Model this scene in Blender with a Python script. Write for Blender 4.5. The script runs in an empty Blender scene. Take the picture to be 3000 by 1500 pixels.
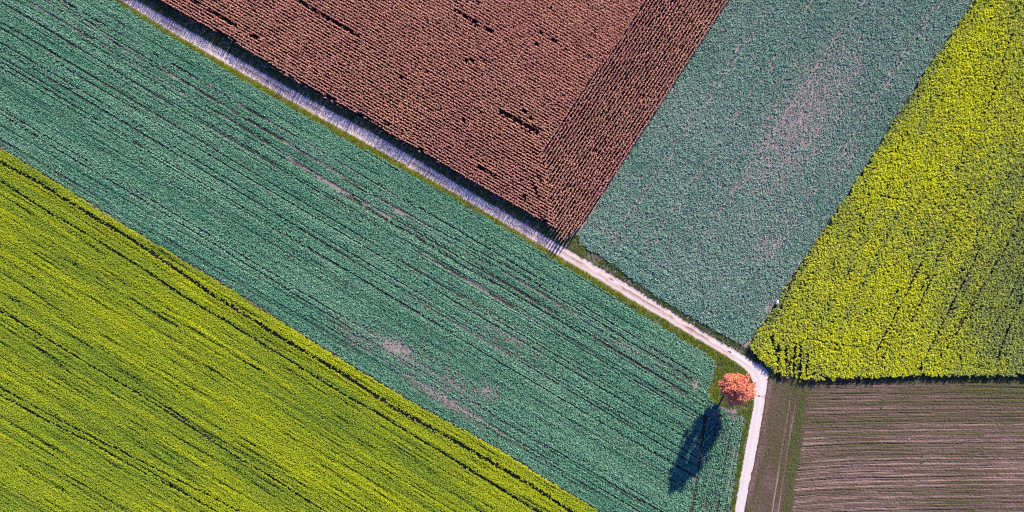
import bpy, math, random
import numpy as np
from mathutils import Vector

# ------------------------------------------------------------------ scene, camera, light
S = bpy.context.scene
COL = S.collection
M = 0.088                                  # metres per photo pixel at ground level (photo 3000 x 1500)
def W(x, y): return ((x - 1500.0) * M, (750.0 - y) * M)

HFOV = math.radians(52.0)
HEIGHT = 1500 * M / math.tan(HFOV / 2)
cam_data = bpy.data.cameras.new('camera')
cam_data.sensor_fit = 'HORIZONTAL'
cam_data.angle = HFOV
cam_data.clip_start = 1.0
cam_data.clip_end = 6000.0
cam = bpy.data.objects.new('camera', cam_data)
cam.location = (0, 0, HEIGHT)
COL.objects.link(cam)
S.camera = cam

SUN_ELEV = math.radians(24.0)
SUN_AZ = math.atan2(0.477, 0.879)          # from +Y towards +X
wd = bpy.data.worlds.new('World'); S.world = wd
wd.use_nodes = True
wn, wl = wd.node_tree.nodes, wd.node_tree.links
sky = wn.new('ShaderNodeTexSky')
sky.sky_type = 'NISHITA'; sky.sun_disc = False
sky.sun_elevation = SUN_ELEV; sky.sun_rotation = SUN_AZ
sky.air_density = 1.0; sky.dust_density = 0.3; sky.ozone_density = 8.0
bg = wn.get('Background') or wn.new('ShaderNodeBackground')
bg.inputs['Strength'].default_value = 0.065
wb = wn.new('ShaderNodeVectorMath'); wb.operation = 'MULTIPLY'      # cool white balance of a clear autumn sky
wb.inputs[1].default_value = (0.78, 0.84, 1.30)
wl.new(sky.outputs['Color'], wb.inputs[0]); wl.new(wb.outputs['Vector'], bg.inputs['Color'])

sun_data = bpy.data.lights.new('sun', 'SUN')
sun_data.energy = 5.0
sun_data.angle = math.radians(0.5)
sun_data.color = (1.0, 0.86, 0.64)
sun = bpy.data.objects.new('sun', sun_data)
dvec = Vector((-math.sin(SUN_AZ) * math.cos(SUN_ELEV), -math.cos(SUN_AZ) * math.cos(SUN_ELEV), -math.sin(SUN_ELEV)))
sun.rotation_euler = dvec.to_track_quat('-Z', 'Y').to_euler()
sun.location = (0, 0, 60)
COL.objects.link(sun)

S.view_settings.view_transform = 'Standard'
S.view_settings.look = 'None'
S.view_settings.gamma = 1.0
S.view_settings.exposure = 1.3
S.render.engine = 'CYCLES'
S.cycles.use_denoising = False
S.cycles.max_bounces = 5
S.cycles.diffuse_bounces = 2
S.cycles.transmission_bounces = 2
S.cycles.filter_width = 1.15

rng = np.random.default_rng(7)
random.seed(7)

# ------------------------------------------------------------------ helpers
def tag(o, label=None, cat=None, group=None, kind=None):
    if label: o['label'] = label
    if cat: o['category'] = cat
    if group: o['group'] = group
    if kind: o['kind'] = kind
    return o

def link_mesh(name, verts, faces, mats, mat_idx=None, parent=None, smooth=False):
    me = bpy.data.meshes.new(name)
    me.from_pydata([tuple(v) for v in verts], [], [tuple(f) for f in faces])
    for m in mats: me.materials.append(m)
    if mat_idx is not None: me.polygons.foreach_set('material_index', list(mat_idx))
    if smooth: me.polygons.foreach_set('use_smooth', [True] * len(me.polygons))
    me.update()
    o = bpy.data.objects.new(name, me)
    COL.objects.link(o)
    if parent: o.parent = parent
    return o

def _hash(ix, iy, seed):
    h = (ix.astype(np.int64) * 374761393 + iy.astype(np.int64) * 668265263 + seed * 144665) & 0xffffffff
    h = ((h ^ (h >> 13)) * 1274126177) & 0xffffffff
    h = (h ^ (h >> 16)) & 0xffffff
    return h / float(0xffffff)

def vnoise(x, y, seed=0):
    ix, iy = np.floor(x), np.floor(y)
    fx, fy = x - ix, y - iy
    fx = fx * fx * (3 - 2 * fx); fy = fy * fy * (3 - 2 * fy)
    a = _hash(ix, iy, seed); b = _hash(ix + 1, iy, seed); c = _hash(ix, iy + 1, seed); d = _hash(ix + 1, iy + 1, seed)
    return (a * (1 - fx) + b * fx) * (1 - fy) + (c * (1 - fx) + d * fx) * fy

def fbm(x, y, seed=0, octv=3):
    t, a, s = 0.0, 1.0, 0.0
    for k in range(octv):
        t = t + a * vnoise(x * 2 ** k + 17.3 * k, y * 2 ** k - 9.1 * k, seed + k); s += a; a *= 0.5
    return t / s

def inside(px, py, poly):
    r = np.zeros(len(px), bool)
    n = len(poly)
    for i in range(n):
        x0, y0 = poly[i]; x1, y1 = poly[(i + 1) % n]
        if y0 == y1: continue
        c = ((y0 > py) != (y1 > py)) & (px < (x1 - x0) * (py - y0) / (y1 - y0) + x0)
        r ^= c
    return r

def dist_line(px, py, line):
    d = np.full(len(px), 1e9)
    for (x0, y0), (x1, y1) in zip(line[:-1], line[1:]):
        dx, dy = x1 - x0, y1 - y0
        t = np.clip(((px - x0) * dx + (py - y0) * dy) / (dx * dx + dy * dy), 0, 1)
        d = np.minimum(d, np.hypot(px - x0 - t * dx, py - y0 - t * dy))
    return d

def grid_rows(poly, ang_deg, row, step, jitter_row, jitter_along, ragged=5.0):
    """points (in photo pixels) on sowing rows running along ang_deg inside poly"""
    a = math.radians(ang_deg); ux, uy = math.cos(a), math.sin(a); vx, vy = -uy, ux
    P = np.array(poly, float)
    u = P @ np.array([ux, uy]); v = P @ np.array([vx, vy])
    rows = np.arange(math.floor(v.min() / (row / M)), math.ceil(v.max() / (row / M))) * (row / M); al = np.arange(u.min(), u.max(), step / M)
    VV, UU = np.meshgrid(rows, al, indexing='ij')
    UU = UU + rng.uniform(-.5, .5, UU.shape) * step / M * jitter_along + rng.uniform(0, step / M, (len(rows), 1))
    VV = VV + rng.normal(0, jitter_row / M, VV.shape)
    UU, VV = UU.ravel(), VV.ravel()
    x = UU * ux + VV * vx; y = UU * uy + VV * vy
    ex = ragged * ((fbm(x * .09, y * .09, 201, 2) - .5) + .7 * (vnoise(x * .45, y * .45, 203) - .5))
    ey = ragged * ((fbm(x * .09, y * .09, 205, 2) - .5) + .7 * (vnoise(x * .45, y * .45, 207) - .5))
    k = inside(x + ex, y + ey, poly)
    return x[k], y[k], UU[k], VV[k]

# ------------------------------------------------------------------ materials
def new_mat(name):
    m = bpy.data.materials.new(name); m.use_nodes = True
    nt = m.node_tree; nt.nodes.clear()
    out = nt.nodes.new('ShaderNodeOutputMaterial')
    return m, nt, out

def N(nt, typ, **kw):
    n = nt.nodes.new(typ)
    for k, v in kw.items(): setattr(n, k, v)
    return n

def plant_mat(name, ca, cb, transl=0.18, rough=0.6, var=0.55, spec=0.25):
    """leaf material: colour runs from ca to cb by each plant's own tint, every leaf a little lighter or darker"""
    m, nt, out = new_mat(name)
    ta = N(nt, 'ShaderNodeAttribute', attribute_type='INSTANCER', attribute_name='tint')
    lv = N(nt, 'ShaderNodeAttribute', attribute_type='GEOMETRY', attribute_name='leafv')
    mx = N(nt, 'ShaderNodeMix', data_type='RGBA')
    mx.inputs['A'].default_value = (*ca, 1); mx.inputs['B'].default_value = (*cb, 1)
    nt.links.new(ta.outputs['Fac'], mx.inputs['Factor'])
    mr = N(nt, 'ShaderNodeMapRange'); mr.inputs['To Min'].default_value = 1 - var * .5; mr.inputs['To Max'].default_value = 1 + var * .5
    nt.links.new(lv.outputs['Fac'], mr.inputs['Value'])
    sc = N(nt, 'ShaderNodeVectorMath', operation='SCALE')
    nt.links.new(mx.outputs['Result'], sc.inputs[0]); nt.links.new(mr.outputs['Result'], sc.inputs['Scale'])
    pb = N(nt, 'ShaderNodeBsdfPrincipled')
    pb.inputs['Roughness'].default_value = rough; pb.inputs['Specular IOR Level'].default_value = spec
    nt.links.new(sc.outputs['Vector'], pb.inputs['Base Color'])
    if transl > 0:
        tr = N(nt, 'ShaderNodeBsdfTranslucent'); nt.links.new(sc.outputs['Vector'], tr.inputs['Color'])
        ms = N(nt, 'ShaderNodeMixShader'); ms.inputs[0].default_value = transl
        nt.links.new(pb.outputs[0], ms.inputs[1]); nt.links.new(tr.outputs[0], ms.inputs[2])
        nt.links.new(ms.outputs[0], out.inputs['Surface'])
    else:
        nt.links.new(pb.outputs[0], out.inputs['Surface'])
    return m

def soil_mat(name, ca, cb, scale=0.6, fine=4.0, bump=0.5, rough=0.95):
    m, nt, out = new_mat(name)
    tc = N(nt, 'ShaderNodeTexCoord')
    n1 = N(nt, 'ShaderNodeTexNoise'); n1.inputs['Scale'].default_value = scale; n1.inputs['Detail'].default_value = 6
    n2 = N(nt, 'ShaderNodeTexNoise'); n2.inputs['Scale'].default_value = fine; n2.inputs['Detail'].default_value = 5
    nt.links.new(tc.outputs['Object'], n1.inputs['Vector']); nt.links.new(tc.outputs['Object'], n2.inputs['Vector'])
    ad = N(nt, 'ShaderNodeMath', operation='ADD'); nt.links.new(n1.outputs['Fac'], ad.inputs[0]); nt.links.new(n2.outputs['Fac'], ad.inputs[1])
    mr = N(nt, 'ShaderNodeMapRange'); mr.inputs['From Min'].default_value = .7; mr.inputs['From Max'].default_value = 1.3
    nt.links.new(ad.outputs[0], mr.inputs['Value'])
    mx = N(nt, 'ShaderNodeMix', data_type='RGBA'); mx.inputs['A'].default_value = (*ca, 1); mx.inputs['B'].default_value = (*cb, 1)
    nt.links.new(mr.outputs['Result'], mx.inputs['Factor'])
    pb = N(nt, 'ShaderNodeBsdfPrincipled'); pb.inputs['Roughness'].default_value = rough; pb.inputs['Specular IOR Level'].default_value = .1
    nt.links.new(mx.outputs['Result'], pb.inputs['Base Color'])
    bp = N(nt, 'ShaderNodeBump'); bp.inputs['Strength'].default_value = bump; bp.inputs['Distance'].default_value = .08
    nt.links.new(n2.outputs['Fac'], bp.inputs['Height']); nt.links.new(bp.outputs[0], pb.inputs['Normal'])
    nt.links.new(pb.outputs[0], out.inputs['Surface'])
    return m

def attr_mat(name, attr, stops, fine=5.0, amp=0.35, bump=0.4, rough=0.9):
    """ground whose own colour follows a 0..1 attribute stored on the mesh (bare earth to sprouted green, gravel to worn gravel)"""
    m, nt, out = new_mat(name)
    at = N(nt, 'ShaderNodeAttribute', attribute_type='GEOMETRY', attribute_name=attr)
    tc = N(nt, 'ShaderNodeTexCoord')
    n2 = N(nt, 'ShaderNodeTexNoise'); n2.inputs['Scale'].default_value = fine; n2.inputs['Detail'].default_value = 5
    nt.links.new(tc.outputs['Object'], n2.inputs['Vector'])
    su = N(nt, 'ShaderNodeMath', operation='MULTIPLY_ADD'); su.inputs[1].default_value = amp; su.inputs[2].default_value = -amp / 2
    nt.links.new(n2.outputs['Fac'], su.inputs[0])
    ad = N(nt, 'ShaderNodeMath', operation='ADD'); nt.links.new(su.outputs[0], ad.inputs[0]); nt.links.new(at.outputs['Fac'], ad.inputs[1])
    cr = N(nt, 'ShaderNodeValToRGB')
    els = cr.color_ramp.elements
    while len(els) < len(stops): els.new(.5)
    for e, (p, c) in zip(els, stops): e.position = p; e.color = (*c, 1)
    nt.links.new(ad.outputs[0], cr.inputs['Fac'])
    pb = N(nt, 'ShaderNodeBsdfPrincipled'); pb.inputs['Roughness'].default_value = rough; pb.inputs['Specular IOR Level'].default_value = .15
    nt.links.new(cr.outputs['Color'], pb.inputs['Base Color'])
    bp = N(nt, 'ShaderNodeBump'); bp.inputs['Strength'].default_value = bump; bp.inputs['Distance'].default_value = .06
    nt.links.new(n2.outputs['Fac'], bp.inputs['Height']); nt.links.new(bp.outputs[0], pb.inputs['Normal'])
    nt.links.new(pb.outputs[0], out.inputs['Surface'])
    return m

# colours
MAT_SOIL = soil_mat('soil', (.16, .115, .125), (.38, .29, .31))
MAT_TEAL = plant_mat('bluegreen_leaf', (.085, .290, .185), (.220, .435, .300), transl=.10, var=.8)
MAT_TEAL2 = plant_mat('greygreen_leaf', (.115, .275, .205), (.265, .395, .345), transl=.18, var=.6)
MAT_MUST_LEAF = plant_mat('mustard_leaf', (.14, .25, .035), (.20, .32, .015), transl=.15)
MAT_MUST_FLOWER = plant_mat('mustard_flower', (.22, .34, .035), (.53, .59, .008), transl=.15, var=.4)
MAT_SIDE_LEAF = plant_mat('side_mustard_leaf', (.13, .20, .07), (.15, .27, .02), transl=.15)
MAT_SIDE_FLOWER = plant_mat('side_mustard_flower', (.30, .38, .13), (.74, .77, .008), transl=.15, var=.6)
MAT_CORN = plant_mat('dry_maize_leaf', (.48, .178, .160), (.60, .295, .205), transl=.06, var=.5)
MAT_TASSEL = plant_mat('dry_maize_tassel', (.72, .40, .33), (.78, .50, .34), transl=.10, var=.6)
MAT_GRASS = plant_mat('verge_grass', (.10, .20, .02), (.34, .38, .012), transl=.25, var=.8)
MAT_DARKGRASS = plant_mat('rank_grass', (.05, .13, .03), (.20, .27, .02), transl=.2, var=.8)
MAT_DRYGRASS = plant_mat('dry_grass', (.20, .22, .05), (.46, .30, .24), transl=.2, var=.8)
MAT_SEEDLING = plant_mat('seedling_leaf', (.05, .12, .025), (.13, .19, .04), transl=.2, var=.7)

# ------------------------------------------------------------------ plant prototypes (mesh data only)
class MB:
    def __init__(s): s.v, s.f, s.m, s.lv = [], [], [], []
    def leaf(s, base, az, L, w, el, droop, segs=2, mat=0, wp=(.5, 1, .05), roll=0.0):
        bx, by, bz = base; lv = random.random()
        px, py, pz, e = bx, by, bz, el
        ring = []
        for i in range(segs + 1):
            t = i / segs
            k = t * (len(wp) - 1); j = min(int(k), len(wp) - 2); ww = w * .5 * (wp[j] + (wp[j + 1] - wp[j]) * (k - j))
            sx, sy, sz = -math.sin(az) * math.cos(roll), math.cos(az) * math.cos(roll), math.sin(roll)
            ring.append(len(s.v)); s.v += [(px + sx * ww, py + sy * ww, pz + sz * ww), (px - sx * ww, py - sy * ww, pz - sz * ww)]
            px += math.cos(az) * math.cos(e) * L / segs; py += math.sin(az) * math.cos(e) * L / segs; pz += math.sin(e) * L / segs
            e -= droop / segs
        for a, b in zip(ring[:-1], ring[1:]):
            s.f.append((a, a + 1, b + 1, b)); s.m.append(mat); s.lv.append(lv)
    def stalk(s, base, top, r0, r1, mat=0, n=4):
        i0 = len(s.v); lv = random.random()
        for p, r in ((base, r0), (top, r1)):
            for k in range(n):
                a = 2 * math.pi * k / n; s.v.append((p[0] + r * math.cos(a), p[1] + r * math.sin(a), p[2]))
        for k in range(n):
            s.f.append((i0 + k, i0 + (k + 1) % n, i0 + n + (k + 1) % n, i0 + n + k)); s.m.append(mat); s.lv.append(lv)
    def mesh(s, name, mats):
        me = bpy.data.meshes.new(name); me.from_pydata(s.v, [], s.f)
        for m in mats: me.materials.append(m)
        me.polygons.foreach_set('material_index', s.m)
        at = me.attributes.new('leafv', 'FLOAT', 'FACE'); at.data.foreach_set('value', s.lv)
        me.update(); return me

U = random.uniform
def proto_rosette(name, mat, n=10, L=.26, w=.13, h=.28):
    b = MB()
    for k in range(n):
        az = 2 * math.pi * (k / n) + U(-.4, .4)
        b.leaf((U(-.04, .04), U(-.04, .04), U(.02, h * .5)), az, L * U(.7, 1.2), w * U(.8, 1.2), U(.35, 1.25), U(.6, 1.8), 2, 0, (.35, 1, .3), U(-.5, .5))
    return b.mesh(name, [mat])

def proto_mustard(name, leaf, flower, h=.85, r=.24, nf=20, nl=9):
    b = MB()
    for k in range(nl):
        az = U(0, 6.28); z = h * U(.15, .7)
        b.leaf((0, 0, z), az, r * U(.9, 1.4), .12 * U(.7, 1.3), U(.1, .9), U(.3, 1.2), 2, 0, (.4, 1, .2), U(-.5, .5))
    for k in range(4):
        az = U(0, 6.28); rr = r * U(.2, .8)
        b.stalk((0, 0, h * .2), (rr * math.cos(az), rr * math.sin(az), h * U(.85, 1)), .012, .006, 0, 3)
    for k in range(nf):
        az = U(0, 6.28); rr = r * math.sqrt(U(0, 1)); z = h * (1.02 - .32 * (rr / r) ** 2 * U(.5, 1.2)) * U(.88, 1.06)
        b.leaf((rr * math.cos(az), rr * math.sin(az), z), U(0, 6.28), U(.07, .13), U(.06, .1), U(-.2, 1.2), U(.2, 1), 1, 1, (1, .7), U(-.7, .7))
    return b.mesh(name, [leaf, flower])

def proto_maize(name, h=2.0):
    b = MB()
    b.stalk((0, 0, 0), (U(-.04, .04), U(-.04, .04), h), .018, .01, 0, 4)
    az0 = 0.0
    for k in range(11):
        z = h * (.18 + .80 * k / 11)
        b.leaf((0, 0, z), az0 + (k % 2) * math.pi + U(-.45, .45), U(.22, .36), U(.06, .10), U(.5, 1.1), U(1.6, 2.8), 3, 0, (.8, 1, .8, .1), U(-.4, .4))
    for k in range(7):
        b.leaf((0, 0, h * U(.93, 1.0)), U(0, 6.28), U(.14, .26), U(.04, .07), U(.7, 1.5), U(.2, 1.3), 2, 1, (1, .8, .3), U(-.6, .6))
    return b.mesh(name, [MAT_CORN, MAT_TASSEL])

def proto_tuft(name, mat, h=.35, n=12, r=.14):
    b = MB()
    for k in range(n):
        az = U(0, 6.28); rr = r * U(0, 1)
        b.leaf((rr * math.cos(az), rr * math.sin(az), 0), U(0, 6.28), h * U(.6, 1.2), U(.02, .05), U(.6, 1.5), U(.3, 1.4), 2, 0, (1, .8, .1), U(-.5, .5))
    return b.mesh(name, [mat])

# ------------------------------------------------------------------ scattering uncountable ground cover (geometry nodes)
def gn_tree(name, meshes):
    ng = bpy.data.node_groups.new(name, 'GeometryNodeTree')
    ng.interface.new_socket('Geometry', in_out='INPUT', socket_type='NodeSocketGeometry')
    ng.interface.new_socket('Geometry', in_out='OUTPUT', socket_type='NodeSocketGeometry')
    gi, go = ng.nodes.new('NodeGroupInput'), ng.nodes.new('NodeGroupOutput')
    m2p = ng.nodes.new('GeometryNodeMeshToPoints')
    iop = ng.nodes.new('GeometryNodeInstanceOnPoints')
    g2i = ng.nodes.new('GeometryNodeGeometryToInstance')
    for me in reversed(meshes):
        so = bpy.data.objects.new(me.name, me)          # mesh source only: never linked to the scene
        oi = ng.nodes.new('GeometryNodeObjectInfo'); oi.inputs['Object'].default_value = so
        ng.links.new(oi.outputs['Geometry'], g2i.inputs[0])
    def na(nm, typ):
        n = ng.nodes.new('GeometryNodeInputNamedAttribute'); n.data_type = typ; n.inputs['Name'].default_value = nm; return n.outputs['Attribute']
    ng.links.new(gi.outputs[0], m2p.inputs['Mesh'])
    ng.links.new(m2p.outputs[0], iop.inputs['Points'])
    ng.links.new(g2i.outputs[0], iop.inputs['Instance'])
    iop.inputs['Pick Instance'].default_value = True
    ng.links.new(na('pick', 'INT'), iop.inputs['Instance Index'])
    ng.links.new(na('turn', 'FLOAT_VECTOR'), iop.inputs['Rotation'])
    ng.links.new(na('size', 'FLOAT_VECTOR'), iop.inputs['Scale'])
    ng.links.new(iop.outputs[0], go.inputs[0])
    return ng

def scatter(name, x, y, meshes, scale, tint, tilt=.12, z=0.0, turn=None):
    n = len(x)
    wx, wy = (x - 1500.0) * M, (750.0 - y) * M
    co = np.stack([wx, wy, np.zeros(n) + z], 1).astype(np.float32)
    me = bpy.data.meshes.new(name)
    me.vertices.add(n); me.vertices.foreach_set('co', co.ravel())
    rot = np.stack([rng.normal(0, tilt, n), rng.normal(0, tilt, n), rng.uniform(0, 6.283, n)], 1).astype(np.float32)
    if turn is not None: rot[:, 2] = turn
    scale = np.asarray(scale, np.float32)
    if scale.ndim == 1: scale = np.stack([scale] * 3, 1)
    a = me.attributes.new('turn', 'FLOAT_VECTOR', 'POINT'); a.data.foreach_set('vector', rot.ravel())
    a = me.attributes.new('size', 'FLOAT_VECTOR', 'POINT'); a.data.foreach_set('vector', scale.ravel())
    a = me.attributes.new('tint', 'FLOAT', 'POINT'); a.data.foreach_set('value', np.clip(tint, 0, 1).astype(np.float32))
    a = me.attributes.new('pick', 'INT', 'POINT'); a.data.foreach_set('value', rng.integers(0, len(meshes), n).astype(np.int32))
    for pm in meshes:
        for mt in pm.materials:
            if mt.name not in me.materials: me.materials.append(mt)
    me.update()
    o = bpy.data.objects.new(name, me); COL.objects.link(o)
    md = o.modifiers.new('scatter', 'NODES'); md.node_group = gn_tree(name, meshes)
    print('scatter', name, n)
    return o

# ------------------------------------------------------------------ layout digitised from the photograph (photo pixels)
ROAD_U1 = [(60, -194), (140, -148), (401, 0), (550, 86), (700, 172), (921, 298), (1100, 394), (1300, 514), (1612, 700), (1826, 824), (2000, 933), (2016, 944), (2086, 986), (2147, 1021)]
ROAD_L1 = [(10, -194), (90, -148), (351, 0), (520, 104), (700, 209), (921, 336), (1045, 404), (1300, 549), (1553, 700), (1760, 824), (1900, 909), (1947, 935), (2016, 977), (2086, 1019), (2133, 1047)]
ROAD_U2 = [(2147, 1021), (2203, 1056), (2240, 1076), (2253, 1093), (2249, 1112), (2242, 1161)]
ROAD_L2 = [(2133, 1047), (2170, 1070), (2196, 1096), (2205, 1119), (2209, 1152)]
ROAD_U3 = [(2242, 1161), (2233, 1217), (2222, 1287), (2205, 1371), (2191, 1436), (2180, 1500), (2145, 1700)]
ROAD_L3 = [(2209, 1152), (2208, 1189), (2198, 1236), (2184, 1319), (2168, 1403), (2152, 1500), (2117, 1700)]
ROAD_POLY = ROAD_U1 + ROAD_U2[1:] + ROAD_U3[1:] + (ROAD_L1 + ROAD_L2[1:] + ROAD_L3[1:])[::-1]

CORN_EDGE = [(193, -150), (461, 0), (626, 93), (701, 134), (825, 212), (1014, 320), (1100, 370), (1300, 486), (1455, 570), (1610, 663)]
CORN_RIGHT = [(1688, 676), (1713, 651), (1809, 499), (1937, 300), (2133, 0), (2231, -150)]
CORN_SPLIT = [(1990, -150), (1892, 0), (1682, 300), (1576, 455), (1600, 482), (1606, 545), (1617, 610), (1626, 668)]
CORN_MAIN = CORN_EDGE + [(1626, 672)] + CORN_SPLIT[::-1]
CORN_HEAD = CORN_SPLIT + [(1640, 705), (1655, 700)] + CORN_RIGHT

TEAL_UR = [(1700, 715), (1692, 688), (1714, 655), (1810, 503), (1937, 303), (2133, 0), (2231, -150), (2960, -150), (2857, 0), (2721, 194), (2639, 318), (2538, 485), (2394, 700), (2326, 799),
           (2245, 930), (2203, 987), (2175, 1010), (2100, 970), (2000, 913), (1919, 866), (1779, 762)]
MUST_R = [(2960, -150), (2858, 0), (2722, 194), (2641, 318), (2540, 485), (2396, 700), (2328, 799), (2247, 930), (2206, 985), (2196, 1016), (2215, 1040), (2250, 1070), (2290, 1100), (2355, 1108),
          (2510, 1103), (2705, 1098), (3000, 1097), (3160, 1097), (3160, -150)]
TEAL_TOP = [(69, -150), (331, 0), (700, 228), (1002, 401), (1300, 563), (1530, 701), (1900, 932), (1993, 990), (2058, 1030), (2086, 1048)]
TEAL_BOT = [(2020, 1650), (1768, 1500), (1605, 1403), (1466, 1315), (1186, 1161), (1000, 1049), (726, 873), (582, 784), (388, 671), (194, 547), (0, 427), (-150, 333)]
TEAL_BIG = [(-150, -150)] + TEAL_TOP + [(2100, 1072), (2074, 1140), (2076, 1164), (2119, 1200), (2172, 1219), (2178, 1235), (2164, 1319), (2150, 1412), (2136, 1500), (2114, 1650)] + TEAL_BOT
MUST_L = [(x - 4, y + 3) for x, y in TEAL_BOT] + [(-150, 1650)]

# ------------------------------------------------------------------ ground and road
g = link_mesh('ground', [(-3000, -3000, 0), (3000, -3000, 0), (3000, 3000, 0), (-3000, 3000, 0)], [(0, 1, 2, 3)], [MAT_SOIL])
tag(g, 'bare brown soil under all the fields', 'ground', kind='structure')

def field_soil(poly, ca, cb, label, z=.004):
    mat = soil_mat('field_soil', ca, cb, .5, 4.0)
    V = [(*W(x, y), z) for x, y in poly]
    area = sum(a[0] * b[1] - b[0] * a[1] for a, b in zip(V, V[1:] + V[:1]))
    f = list(range(len(V)))
    o = link_mesh('field_soil', V, [f if area > 0 else f[::-1]], [mat])
    tag(o, label, 'soil', kind='structure')
field_soil(CORN_MAIN[:len(CORN_EDGE)] + [(1626, 676), (1640, 705), (1655, 700)] + CORN_RIGHT, (.03, .018, .022), (.06, .036, .038), 'soil under the dry maize, coloured dark as shade between the rows')  # maize soil colour is near black to stand in for furrow shade
field_soil(MUST_R, (.05, .042, .035), (.10, .085, .06), 'dark soil under the tall yellow crop')
field_soil(MUST_L, (.06, .045, .03), (.17, .13, .075), 'dark soil under the lower yellow green crop')

def resample(line, n):
    P = np.array(line, float); d = np.r_[0, np.cumsum(np.hypot(*np.diff(P, axis=0).T))]
    t = np.linspace(0, d[-1], n); return np.stack([np.interp(t, d, P[:, 0]), np.interp(t, d, P[:, 1])], 1)

def build_road():
    Us, Ls = [], []
    for u, l, n in ((ROAD_U1, ROAD_L1, 900), (ROAD_U2, ROAD_L2, 70), (ROAD_U3, ROAD_L3, 190)):
        Us.append(resample(u, n)); Ls.append(resample(l, n))
    A = np.concatenate([Us[0], Us[1][1:], Us[2][1:]]); B = np.concatenate([Ls[0], Ls[1][1:], Ls[2][1:]])
    k = np.arange(len(A)); rough = np.where(A[:, 0] < 2210, 1.0, .45)
    ea = (fbm(k * .21, k * 0, 3) - .5) * 5.5 * rough; eb = (fbm(k * .23, k * 0 + 5, 9) - .5) * 5.0 * rough
    dirv = (B - A) / np.linalg.norm(B - A, axis=1)[:, None]
    A = A + dirv * ea[:, None]; B = B + dirv * eb[:, None]
    nc = 15
    V, att = [], []
    for j in range(nc):
        t = j / (nc - 1); P = A * (1 - t) + B * t
        z = .012 + .05 * (1 - (2 * t - 1) ** 2) - .03 * (math.exp(-((t - .27) / .1) ** 2) + math.exp(-((t - .73) / .1) ** 2))
        V.append(np.stack([(P[:, 0] - 1500) * M, (750 - P[:, 1]) * M, np.full(len(P), z)], 1))
        conc = np.clip((P[:, 0] - 2135) / 25, 0, 1)                                        # the concrete stretch after the bend
        along = k
        crown = np.exp(-((t - .47) / .09) ** 2) * np.clip((fbm(along * .035, along * 0, 21) - .40) * 5, 0, 1)
        blot = np.clip((fbm(P[:, 0] * .05, P[:, 1] * .05, 33) - .62) * 3, 0, 1)
        worn = .16 + .55 * crown + .30 * blot + .14 * (fbm(P[:, 0] * .22, P[:, 1] * .22, 5) - .5)
        edge = .25 * max(0, abs(2 * t - 1) - .8) / .2
        att.append((worn + edge) * (1 - conc) + conc * (.02 + .10 * (fbm(P[:, 0] * .12, P[:, 1] * .12, 8) - .4)))
    V = np.stack(V, 1); att = np.stack(att, 1); n = len(A)
    idx = np.arange(n * nc).reshape(n, nc)
    F = np.stack([idx[:-1, :-1], idx[1:, :-1], idx[1:, 1:], idx[:-1, 1:]], -1).reshape(-1, 4)
    mat = attr_mat('pale_gravel', 'worn', [(0, (.56, .52, .56)), (.25, (.54, .43, .42)), (.6, (.30, .22, .20)), (1, (.16, .11, .09))], fine=3.0, amp=.3, bump=.5)
    o = link_mesh('road', V.reshape(-1, 3), F, [mat], smooth=True)
    a = o.data.attributes.new('worn', 'FLOAT', 'POINT'); a.data.foreach_set('value', np.clip(att, 0, 1).astype(np.float32).ravel())
    tag(o, 'pale gravel farm track crossing the fields and bending sharply at the tree', 'road', kind='structure')
build_road()

def blob_sheet(name, cx, cy, rx, ry, ang, mat, z, label, cat):
    V, n = [], 26
    ca, sa = math.cos(math.radians(ang)), math.sin(math.radians(ang))
    for k in range(n):
        a = 2 * math.pi * k / n; q = U(.7, 1.15); ex, ey = rx * q * math.cos(a), ry * q * math.sin(a)
        V.append((*W(cx + ex * ca - ey * sa, cy + ex * sa + ey * ca), z))
    o = link_mesh(name, V, [tuple(range(n))[::-1]], [mat])
    return tag(o, label, cat, kind='structure')
MAT_DIRT = soil_mat('dark_dirt', (.07, .045, .04), (.22, .14, .12), 2.0, 8.0)
MAT_RUST = soil_mat('red_dirt', (.32, .10, .05), (.50, .26, .19), 2.0, 8.0)
blob_sheet('dirt_patch', 2138, 1031, 6, 2.5, 20, MAT_DIRT, .078, 'small dark pothole where the track turns to concrete', 'pothole')
blob_sheet('dirt_patch', 1791, 818, 9, 2.6, 24, MAT_RUST, .078, 'rust red smear of earth on the gravel track', 'dirt')
# concrete joint across the lower road
jx = [(2211, 1158.0), (2242, 1161.2), (2242, 1161.8), (2211, 1158.6)]
o = link_mesh('pavement_joint', [(*W(x, y), .076) for x, y in jx], [(3, 2, 1, 0)], [MAT_DIRT])
tag(o, 'thin dark joint line across the pale concrete road', 'joint', kind='structure')

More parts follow.
